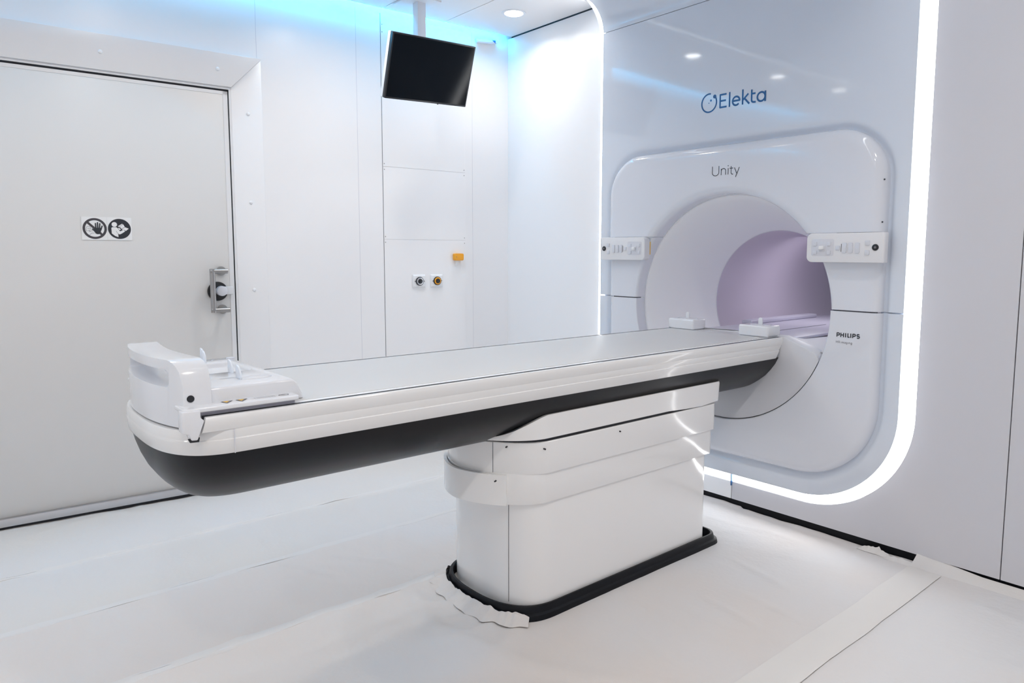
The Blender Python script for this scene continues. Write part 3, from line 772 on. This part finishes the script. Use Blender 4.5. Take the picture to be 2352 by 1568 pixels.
F2 = sign_frame(-2.1060, 1.2965)
C2 = lambda x, y: ((x - 1560) / 425 * r * .96, -(y - 780 - (x - 1560) * .05) / 395 * r * .96)
fills([disc(0, 0, r * .965, 40)], F2, 'ink', 'dark_disc', s2)
F2b = lambda u, v, h: F2(u, v, h + .0008)
fills([disc(*C2(1375, 600), .0108, 24),
       [C2(1258, 735), C2(1290, 705), C2(1440, 708), C2(1490, 750), C2(1575, 880), C2(1690, 825), C2(1745, 840), C2(1758, 890), C2(1600, 985), C2(1545, 997), C2(1502, 960), C2(1505, 1105), C2(1380, 1050), C2(1265, 950)],
       [C2(1500, 672), C2(1660, 580), C2(1710, 610), C2(1760, 708), C2(1635, 780), C2(1575, 700), C2(1560, 715)],
       [C2(1768, 720), C2(1905, 780), C2(1790, 870), C2(1740, 825), C2(1670, 818), C2(1642, 794)],
       [C2(1500, 745), C2(1545, 738), C2(1612, 802), C2(1560, 830)]], F2b, 'paper', 'reading_figure', s2)
F2c = lambda u, v, h: F2(u, v, h + .0015)
strokes([[C2(1425, 855), C2(1500, 965)], [C2(1555, 690), C2(1695, 600)]], .0010, F2c, 'ink', 'figure_lines', s2, nd=6)
for s_ in (s1, s2): adopt(s_)

# ---------------------------------------------------------------- access panels and wall fittings
def access_panel(z0, z1, label, sc):
    yc = -.5445
    r_ = empty('access_panel', DW(yc, 0, z0), label, 'wall panel', 'flush access panels beside the corner')
    b = MB(); dwbox(b, -.8105, -.2785, .0002, .0022, z0, z1); b.build('panel_sheet', 'wall', r_, bevel=(.0006, 1, 40))
    for y, z in sc:
        b = MB(); b.tube(DW(y, .001, z), DW(y, .0034, z), .0028, 12); b.build('screw', 'steel', r_)
    adopt(r_); return r_
access_panel(1.6745, 2.4990, 'upper white access panel on the wall behind the hanging monitor', [(-.803, 1.689), (-.286, 1.689), (-.803, 2.40), (-.803, 2.44), (-.286, 2.42)])
access_panel(1.2695, 1.6720, 'square middle white access panel between the monitor and the orange cap', [(-.803, 1.657), (-.286, 1.657), (-.803, 1.284), (-.286, 1.284)])
access_panel(.0550, 1.2670, 'lower white access panel holding the two gas outlets and orange cap', [(-.803, 1.252), (-.286, 1.252)])
b = MB(); dwbox(b, -.8130, -.8108, -.002, .0012, .05, 2.499); struct(b.build('trim_10', 'greyink'))
def outlet(y, z, nm, ringm, label):
    r_ = empty(nm, DW(y, 0, z), label, 'gas outlet', 'gas outlets on the lower access panel')
    s_ = .041
    b = MB(); rg = []
    for q, d in ((s_, .0022), (s_, .006), (s_ - .006, .014)): rg.append([DW(y + a * q, d, z + c_ * q * .92) for a, c_ in ((-1, -1), (1, -1), (1, 1), (-1, 1))])
    b.loft(rg); b.build('outlet_plate', 'screw', r_, bevel=(.0015, 2, 30))
    b = MB(); b.tube(DW(y, .012, z), DW(y, .020, z), .0255, 32); b.build('outer_ring', 'black', r_, bevel=(.002, 2, 40), smooth=40)
    b = MB(); b.tube(DW(y, .013, z), DW(y, .023, z), .0215, 32); b.build('coloured_ring', ringm, r_, bevel=(.002, 2, 40), smooth=40)
    b = MB(); b.tube(DW(y, .013, z), DW(y, .026, z), .0145, 28); b.build('socket', 'black', r_, bevel=(.0015, 2, 40), smooth=40)
    for s2_ in (-1, 1):
        b = MB(); b.prism([(s2_ * .0255, .0035), (s2_ * .0345, .0), (s2_ * .0255, -.0035)], lambda u, v: DW(y + u, .0135, z + v), lambda u, v: DW(y + u, .0155, z + v)); b.build('pointer', 'greyink', r_)
    adopt(r_)
outlet(-.598, 1.028, 'gas_outlet', 'alu', 'square white gas outlet with silver and black ring')
outlet(-.482, 1.028, 'gas_outlet', 'amber', 'square white gas outlet with amber and black ring')
r_ = empty('orange_cap', DW(-.338, 0, 1.169), 'small orange rounded wall cap above the gas outlets', 'wall cap')
b = MB(); p = rrect(-.031, .031, -.021, .021, .009, 5); b.prism(p, lambda u, v: DW(-.338 + u, .0022, 1.169 + v), lambda u, v: DW(-.338 + u, .030, 1.169 + v)); b.build('cap_body', 'amber', r_, bevel=(.003, 3, 40), smooth=40)
b = MB(); b.tube(DW(-.358, .029, 1.169), DW(-.358, .0305, 1.169), .0022, 10); b.build('cap_pin', 'greyink', r_)
b = MB(); dwbox(b, -.352, -.326, .0022, .012, 1.118, 1.150); b.build('cap_bracket', 'screw', r_)
adopt(r_)

# ---------------------------------------------------------------- hanging monitor
s_ = 3.455
C0 = Vector((1.91685, -2.80965, 1.19094))
def cp(a, b_): return a + (b_ - a) * (s_ - 3.4) / .2
A = [Vector(v) for v in ((-1.194, -1.026, 2.244), (-1.225, -.517, 2.272), (-1.336, -.507, 1.981), (-1.306, -1.016, 1.953))]
B = [Vector(v) for v in ((-1.377, -.921, 2.306), (-1.41, -.382, 2.336), (-1.528, -.372, 2.028), (-1.495, -.911, 1.998))]
Q = [a + (b_ - a) * (s_ - 3.4) / .2 for a, b_ in zip(A, B)]
ex = ((Q[1] - Q[0]) + (Q[2] - Q[3])).normalized(); ez = ((Q[0] - Q[3]) + (Q[1] - Q[2])); ez = (ez - ez.dot(ex) * ex).normalized(); en = ex.cross(ez)
cen = sum(Q, Vector()) / 4; wid = ((Q[1] - Q[0]).length + (Q[2] - Q[3]).length) / 2; hei = ((Q[0] - Q[3]).length + (Q[1] - Q[2]).length) / 2
if en.dot(C0 - cen) < 0: en = -en
MF = lambda u, v, h: tuple(cen + ex * u + ez * v + en * h)
MO = empty('hanging_monitor', (-1.45, -.72, ZC), 'switched-off black monitor hanging from the ceiling on a white square pole', 'monitor')
b = MB(); b.prism(rrect(-wid / 2, wid / 2, -hei / 2, hei / 2, .003, 3), lambda u, v: MF(u, v, 0), lambda u, v: MF(u, v, -.022)); b.build('monitor_bezel', 'black', MO, bevel=(.0012, 2, 40))
b = MB(); b.prism([(-wid / 2 + .007, -hei / 2 + .009), (wid / 2 - .007, -hei / 2 + .009), (wid / 2 - .007, hei / 2 - .007), (-wid / 2 + .007, hei / 2 - .007)], lambda u, v: MF(u, v, .0005), lambda u, v: MF(u, v, -.001)); b.build('screen', 'screen', MO)
b = MB(); b.loft([[MF(x, y, -.0205) for x, y in rrect(-wid / 2 - .001, wid / 2 + .001, -hei / 2 - .001, hei / 2 + .001, .004, 3)], [MF(x, y, -.045) for x, y in rrect(-wid / 2 + .002, wid / 2 - .002, -hei / 2 + .002, hei / 2 - .002, .004, 3)], [MF(x, y, -.060) for x, y in rrect(-wid / 2 + .04, wid / 2 - .04, -hei / 2 + .03, hei / 2 - .03, .004, 3)]]); b.build('monitor_case', 'paper', MO, smooth=30)
b = MB(); b.box(-1.4755, -1.4255, -.7455, -.6955, 2.06, ZC - .004); b.build('pole', 'pole', MO, bevel=(.003, 2, 40))
b = MB(); b.box(-1.56, -1.36, -.815, -.640, ZC - .008, ZC); b.build('mounting_plate', 'pole', MO, bevel=(.0015, 2, 40))
b = MB(); ctr = Vector((-1.4505, -.7205, 2.12)); b.tube(ctr, MF(0, .0, -.055), .022, 16); b.build('tilt_arm', 'pole', MO, smooth=40)
b = MB(); b.prism(disc(.075, -hei / 2 - .0015, .003, 10), lambda u, v: MF(u, v, -.004), lambda u, v: MF(u, v, -.010)); b.build('power_button', 'black', MO)
adopt(MO)

# ---------------------------------------------------------------- ceiling lights
def downlight(x, y, label, k=1.0, first=[None]):
    if first[0] is None:
        r_ = empty('ceiling_downlight', (0, 0, ZC), label, 'ceiling light', 'round recessed ceiling downlights')
        b = MB(); n_ = 40; rg = []
        for rr_, z in ((.068, 0.0), (.066, -.0035), (.053, -.004), (.050, -.001)): rg.append([(rr_ * math.cos(2 * PI * k / n_), rr_ * math.sin(2 * PI * k / n_), z) for k in range(n_)])
        b.loft(rg, False, False); b.build('trim_ring', 'pole', r_, smooth=40)
        b = MB(); b.prism(disc(0, 0, .0505, 40), lambda u, v: (u, v, -.0012), lambda u, v: (u, v, -.0004)); b.build('light_lens', 'lens', r_)
        first[0] = r_
    else:
        r_ = copy_tree(first[0]); r_['label'] = label
    r_.location = (x, y, ZC)
    l = bpy.data.lights.new('spot', 'AREA'); l.shape = 'DISK'; l.size = .09; l.energy = DL * k; l.color = (1.0, .93, .86); l.spread = math.radians(150)
    lo = bpy.data.objects.new('downlight_beam', l); COL.objects.link(lo); lo.location = (x, y, ZC - .006); lo.visible_camera = False if False else True
    return r_
DL = 3.5
downlight(-1.255, -.235, 'round lit ceiling downlight to the right of the monitor pole', .50)
downlight(-1.12, -1.20, 'round ceiling downlight above the far side of the table, mirrored in the glossy panel', .8)
downlight(-1.05, -2.14, 'round ceiling downlight above the table foot end, mirrored in the glossy panel', .7)
downlight(-1.05, -3.10, 'round ceiling downlight behind the table foot end', .6)
for y in (-.9, -1.9, -2.9, -3.8): downlight(1.55, y, 'round ceiling downlight in the row on the open side of the room', 1.25)
for y in (-3.8,): downlight(-.35, y, 'round ceiling downlight near the rear wall')
# cyan cove light above the ceiling edge
b = MB(); dwbox(b, YB + .1, -.02, .030, .042, 2.518, 2.530)
cv = b.build('cove_light', 'cyan'); tag(cv, 'cyan cove light glowing from the gap between ceiling and door wall', 'cove light')
b = MB(); b.box(-1.9, .85, YB + .06, YB + .09, 2.60, 2.612)
# bracket in the corner below the ceiling
r_ = empty('corner_bracket', DW(-.12, 0, 2.45), 'small pale bracket with dark notch high in the corner by the ceiling', 'bracket')
b = MB(); b.prism([(-.205, 2.470), (-.050, 2.484), (-.050, 2.466), (-.10, 2.452), (-.195, 2.446)], lambda u, v: DW(u, .002, v), lambda u, v: DW(u, .020, v)); b.build('bracket_body', 'fin', r_, bevel=(.003, 2, 40))
b = MB(); b.prism([(-.092, 2.476), (-.068, 2.478), (-.070, 2.460)], lambda u, v: DW(u, .018, v), lambda u, v: DW(u, .022, v)); b.build('bracket_notch', 'blue', r_)
adopt(r_)

# ---------------------------------------------------------------- protective sheets on the floor
def hgt(x, y):
    a = noise.noise(Vector((x * 1.3, y * 1.1, 4))) * .003
    q = noise.noise(Vector((x * 2.2 + y * .8, (y - .5 * x) * 5.5, 7)))
    a += .022 * max(0, .20 - abs(q)) * max(0, noise.noise(Vector((x * 1.1, y * 1.1, 13))) + .38)
    q = noise.noise(Vector((x * 5.5 - y * 1.2, (y + .3 * x) * 2.6, 21)))
    a += .024 * max(0, .15 - abs(q)) * max(0, noise.noise(Vector((x * 1.5, y * 1.5, 17))) + .25)
    a += .0014 * noise.noise(Vector((x * 9, y * 5, 9)))
    return a
def sheet(x0, x1, y0, y1, z, label, m='sheet', sd=0, st=.020, skew=None, creases=(), edge=.0):
    w_ = x1 - x0; nn = max(3, int(w_ / st))
    us = sorted(set([0, .003 / w_, .007 / w_, .013 / w_, .022 / w_, .034 / w_] + [k / nn for k in range(2, nn - 1)] + [1 - .034 / w_, 1 - .022 / w_, 1 - .013 / w_, 1 - .007 / w_, 1 - .003 / w_, 1]))
    nx = len(us) - 1; ny = int((y1 - y0) / st); b = MB(); vs = []
    for j in range(ny + 1):
        for i in range(nx + 1):
            u = us[i]; v = j / ny; y = y0 + (y1 - y0) * v
            a = x0 if not skew else W0 + SK * y + .006
            x = a + (x1 - a) * u
            h = hgt(x, y)
            d = 0
            # ridge around the pedestal
            dx = max(abs(x) - .26, 0); dy = max(-1.46 - y, y + .36, 0); dd = math.hypot(dx, dy)
            h += .006 * math.exp(-(dd / .05) ** 2) * (1 + noise.noise(Vector((x * 22, y * 22, 2)))) * (1 if (y < -1.2 and x < .12) else .1)
            if y > -.06: h += (.012 if x < .1 else .004) * ((y + .06) / .10) ** 1.5
            for cx, cy, an, ln, wd, hh in creases:
                ca, sa = math.cos(an), math.sin(an); p = (x - cx) * ca + (y - cy) * sa; q = -(x - cx) * sa + (y - cy) * ca
                if abs(p) < ln: h += hh * math.exp(-(q / wd) ** 2) * (1 - (p / ln) ** 2)
            e = (1 - u) * w_
            if e < .03 and x1 < .9: h += .0035 * math.exp(-((e - .004) / .006) ** 2) * (1 + 1.2 * noise.noise(Vector((x1 * 3, y * 7, 3))))
            if e < .0005: h -= .004
            xx = x + (edge * noise.noise(Vector((0, y * 4, sd))) if (i in (0, nx)) else 0)
            vs.append((xx, y, z + .004 + h))
    fs = [(j * (nx + 1) + i, j * (nx + 1) + i + 1, (j + 1) * (nx + 1) + i + 1, (j + 1) * (nx + 1) + i) for j in range(ny) for i in range(nx)]
    b.add(vs, fs); o = link('protective_sheet', mesh(b.v, b.f), m, None, smooth=180)
    o.data.materials.append(M['sheet_double'])
    for k, p in enumerate(o.data.polygons):
        if us[k % nx + 1] * w_ > w_ - .036 or us[k % nx] * w_ < .034: p.material_index = 1
    tag(o, label, 'floor sheet', 'white protective sheets laid along the room')
    return o
sheet(-1.9, -1.235, YB, .045, -.0085, 'white protective floor sheet running along the foot of the door', 'sheet2', 1, skew=True, edge=.012, creases=[(-1.5, -2.0, .3, .5, .02, .004)])
sheet(-1.262, -.750, YB, .045, -.0068, 'white protective floor sheet one strip out from the door', 'sheet2', 2, edge=.012, creases=[(-1.0, -1.9, -.9, .4, .03, .006), (-1.0, -1.4, -.9, .3, .03, .006)])
sheet(-.785, -.225, YB, .045, -.0050, 'white protective floor sheet running between the table and second strip', 'sheet', 3, edge=.012, st=.015, creases=[(-.44, -1.144, .09, .12, .010, .005), (-.585, -1.756, .42, .17, .011, .006), (-.528, -1.555, .55, .26, .012, .006), (-.5, -1.5, -.55, .5, .025, .006), (-.5, -1.9, -.8, .5, .03, .007), (-.45, -1.15, -.4, .4, .02, .005)])
sheet(-.262, .925, YB, .045, -.0034, 'widest white protective floor sheet under the table pedestal', 'sheet', 4, edge=.008,
      st=.014, creases=[(.650, -.828, -.17, .19, .010, .0055), (.690, -.691, -.13, .15, .010, .0050), (.600, -1.193, -.07, .21, .010, .0055), (.55, -.50, 2.9, .20, .015, .005), (.0, -1.75, .5, .5, .06, .012), (.1, -1.62, .25, .4, .035, .010), (-.05, -1.6, -.3, .3, .03, .008), (-.05, -1.53, .9, .16, .016, .008), (.05, -1.57, 1.2, .14, .016, .008), (.16, -1.56, 1.6, .12, .014, .007), (-.13, -1.47, .5, .14, .016, .007), (.28, -1.52, 2.1, .14, .018, .006), (.5, -1.5, .6, .4, .04, .008)])
sheet(.868, XR, YB, .045, -.0016, 'white protective floor sheet below the right part of the scanner wall', 'sheet', 5, edge=.006, creases=[(1.36, -.5, .2, .3, .03, .006), (1.35, -.85, .8, .3, .03, .007), (1.4, -.2, -.2, .3, .02, .005)])
# tape joint
b = MB(); n_ = 150; vs = []; m_ = 6
for k in range(n_ + 1):
    y = -3.4 + 3.38 * k / n_
    xa = .868 + .006 * noise.noise(Vector((1, y * 3, 0))); xb = .985 + .008 * noise.noise(Vector((5, y * 3, 0)))
    for q in range(m_ + 1):
        x = xa + (xb - xa) * q / m_
        vs.append((x, y, .0068 - (.0018 if q in (0, m_) else 0) + hgt(x, y) + (.004 * ((y + .06) / .1) ** 1.5 if y > -.06 else 0)))
b.add(vs, [(k * (m_ + 1) + q, k * (m_ + 1) + q + 1, (k + 1) * (m_ + 1) + q + 1, (k + 1) * (m_ + 1) + q) for k in range(n_) for q in range(m_)])
tag(b.build('sheet_joint_tape', 'tape', smooth=180), 'wide white tape strip joining two floor sheets toward the scanner wall', 'tape')
# paper flap standing against the plinth on the right
b = MB(); n_ = 70; vs = []
for k in range(n_ + 1):
    x = .872 + (XR - .9) * k / n_; h = .058 if k > 0 else .050; wv = .004 * noise.noise(Vector((x * 4, 0, 7)))
    zt = (.0500 - .020 * min(1, k / 8.0)) * (1 + .15 * noise.noise(Vector((x * 3, 1, 7))))
    for t in (0, .25, .5, .75, 1): vs.append((x + (.006 * t if k == 0 else 0), .040 - .055 * (1 - t) ** 1.6 + wv * (1 - t), -.001 + zt * t ** .8))
b.add(vs, [(5 * k + i, 5 * k + i + 1, 5 * k + 5 + i + 1, 5 * k + 5 + i) for k in range(n_) for i in range(4)])
tag(b.build('paper_flap', 'sheet2', smooth=180, solid=(.0008, 0)), 'strip of white paper turned up over the black plinth on the right', 'paper strip')
# torn scraps at the plinth end
def scrap(x0, x1, y0, z1, sd, label):
    b = MB(); n_ = 16; vs = []
    for k in range(n_ + 1):
        t = k / n_; x = x0 + (x1 - x0) * t
        for s2 in (0, .5, 1):
            vs.append((x, y0 + .020 * s2 + .006 * noise.noise(Vector((t * 6, s2 * 2, sd))), .004 + z1 * s2 * (1 - abs(2 * t - 1) ** 2) * (1 + .8 * noise.noise(Vector((t * 9, s2, sd + 2))))))
    b.add(vs, [(3 * k + i, 3 * k + i + 1, 3 * k + 4 + i, 3 * k + 3 + i) for k in range(n_) for i in range(2)])
    return tag(b.build('paper_scrap', 'sheet2', smooth=180, solid=(.0006, 0)), label, 'paper scrap', 'torn paper scraps by the plinth')
scrap(.66, .79, .002, .022, 3, 'torn grey-white paper scrap lying against the black plinth')
scrap(.77, .90, -.012, .014, 8, 'torn white paper scrap just before the turned-up strip')
# torn paper edge around the pedestal foot
pl = plan(.2525, -1.457, .175, 2.5, -.350, rc=.05)
pl = [p for p in pl if p[1] < -1.33 and -.252 < p[0] < .235]
b = MB(); vs = []; m_ = len(pl)
dense = []
for i in range(m_ - 1):
    for k in range(4): dense.append(tuple(pl[i][j] + (pl[i + 1][j] - pl[i][j]) * k / 4 for j in range(2)))
for i, (x, y) in enumerate(dense):
    c_ = Vector((x, y + 1.15)).normalized(); nz = noise.noise(Vector((x * 26, y * 26, 1))); n2 = noise.noise(Vector((x * 60, y * 60, 4)))
    hh = .022 + .010 * nz + .006 * n2; hh *= min(1, (len(dense) - i) / 14.0, (i + 3) / 8.0)
    for s2, o_, z_ in ((0, .050 + .02 * nz, .006), (1, .022 + .008 * n2, .010 + hh * .3), (2, .008, hh * .75 + .006), (3, .0035 + .002 * n2, hh + .006)):
        tp = max(.15, min(1, (len(dense) - i) / 12.0)); vs.append((x + c_.x * o_ * tp, y + c_.y * o_ * tp, z_))
b.add(vs, [(4 * k + i, 4 * k + i + 1, 4 * k + 5 + i, 4 * k + 4 + i) for k in range(len(dense) - 1) for i in range(3)])
tag(b.build('torn_sheet_edge', 'sheet', smooth=180, solid=(.0007, 0)), 'crumpled torn paper edge curling up around the pedestal foot', 'paper edge')

# ---------------------------------------------------------------- lights in the bore
l = bpy.data.lights.new('bore_lamp', 'AREA'); l.shape = 'DISK'; l.size = .30; l.energy = 1.5; l.color = (.97, .95, 1.0)
lo = bpy.data.objects.new('bore_lamp', l); COL.objects.link(lo); lo.location = (0, .95, CZ + .34); lo.rotation_euler = (math.radians(0), 0, 0)

# ---------------------------------------------------------------- world, camera, view
w = bpy.data.worlds.new('world'); S.world = w; w.use_nodes = True
w.node_tree.nodes['Background'].inputs[0].default_value = (.8, .85, .95, 1); w.node_tree.nodes['Background'].inputs[1].default_value = .3
cam = bpy.data.cameras.new('camera'); co = bpy.data.objects.new('camera', cam); COL.objects.link(co); S.camera = co
cam.sensor_fit = 'HORIZONTAL'; cam.sensor_width = 36.0
F, YAW, PIT, ROL, SX, SY = 1635.9494, -0.857752, -0.098189, 0.003227, 0.054882, -0.040704
cam.lens = F / 2352 * 36.0
cy_, sy_ = math.cos(YAW), math.sin(YAW); cp_, sp_ = math.cos(PIT), math.sin(PIT)
f = Vector((sy_ * cp_, cy_ * cp_, sp_)); r0 = Vector((cy_, -sy_, 0)); u0 = r0.cross(f)
rt = math.cos(ROL) * r0 + math.sin(ROL) * u0; up = -math.sin(ROL) * r0 + math.cos(ROL) * u0
co.matrix_world = Matrix(((rt.x, up.x, -f.x, C0.x), (rt.y, up.y, -f.y, C0.y), (rt.z, up.z, -f.z, C0.z), (0, 0, 0, 1)))
cam.shift_x = -SX * 1000 / 2352; cam.shift_y = SY * 1000 / 2352
cam.clip_start = .02; cam.clip_end = 60

bpy.context.view_layer.update()
dg = bpy.context.evaluated_depsgraph_get(); dg.update()
todo = [o for o in COL.objects if o.type == 'MESH' and len(o.modifiers)]
new = [(o, bpy.data.meshes.new_from_object(o.evaluated_get(dg))) for o in todo]
for o, me in new:
    o.modifiers.clear(); o.data = me
    for p in me.polygons: p.use_smooth = True
    me.set_sharp_from_angle(angle=math.radians(32))

S.view_settings.view_transform = 'Standard'; S.view_settings.look = 'None'; S.view_settings.gamma = 1.0; S.view_settings.use_curve_mapping = False
S.view_settings.exposure = 0.46
S.cycles.use_denoising = True
S.cycles.max_bounces = 8; S.cycles.diffuse_bounces = 7; S.cycles.glossy_bounces = 4
S.cycles.sample_clamp_indirect = 4.0
S.cycles.caustics_reflective = False; S.cycles.caustics_refractive = False
S.cycles.use_adaptive_sampling = True; S.cycles.adaptive_threshold = 0.02
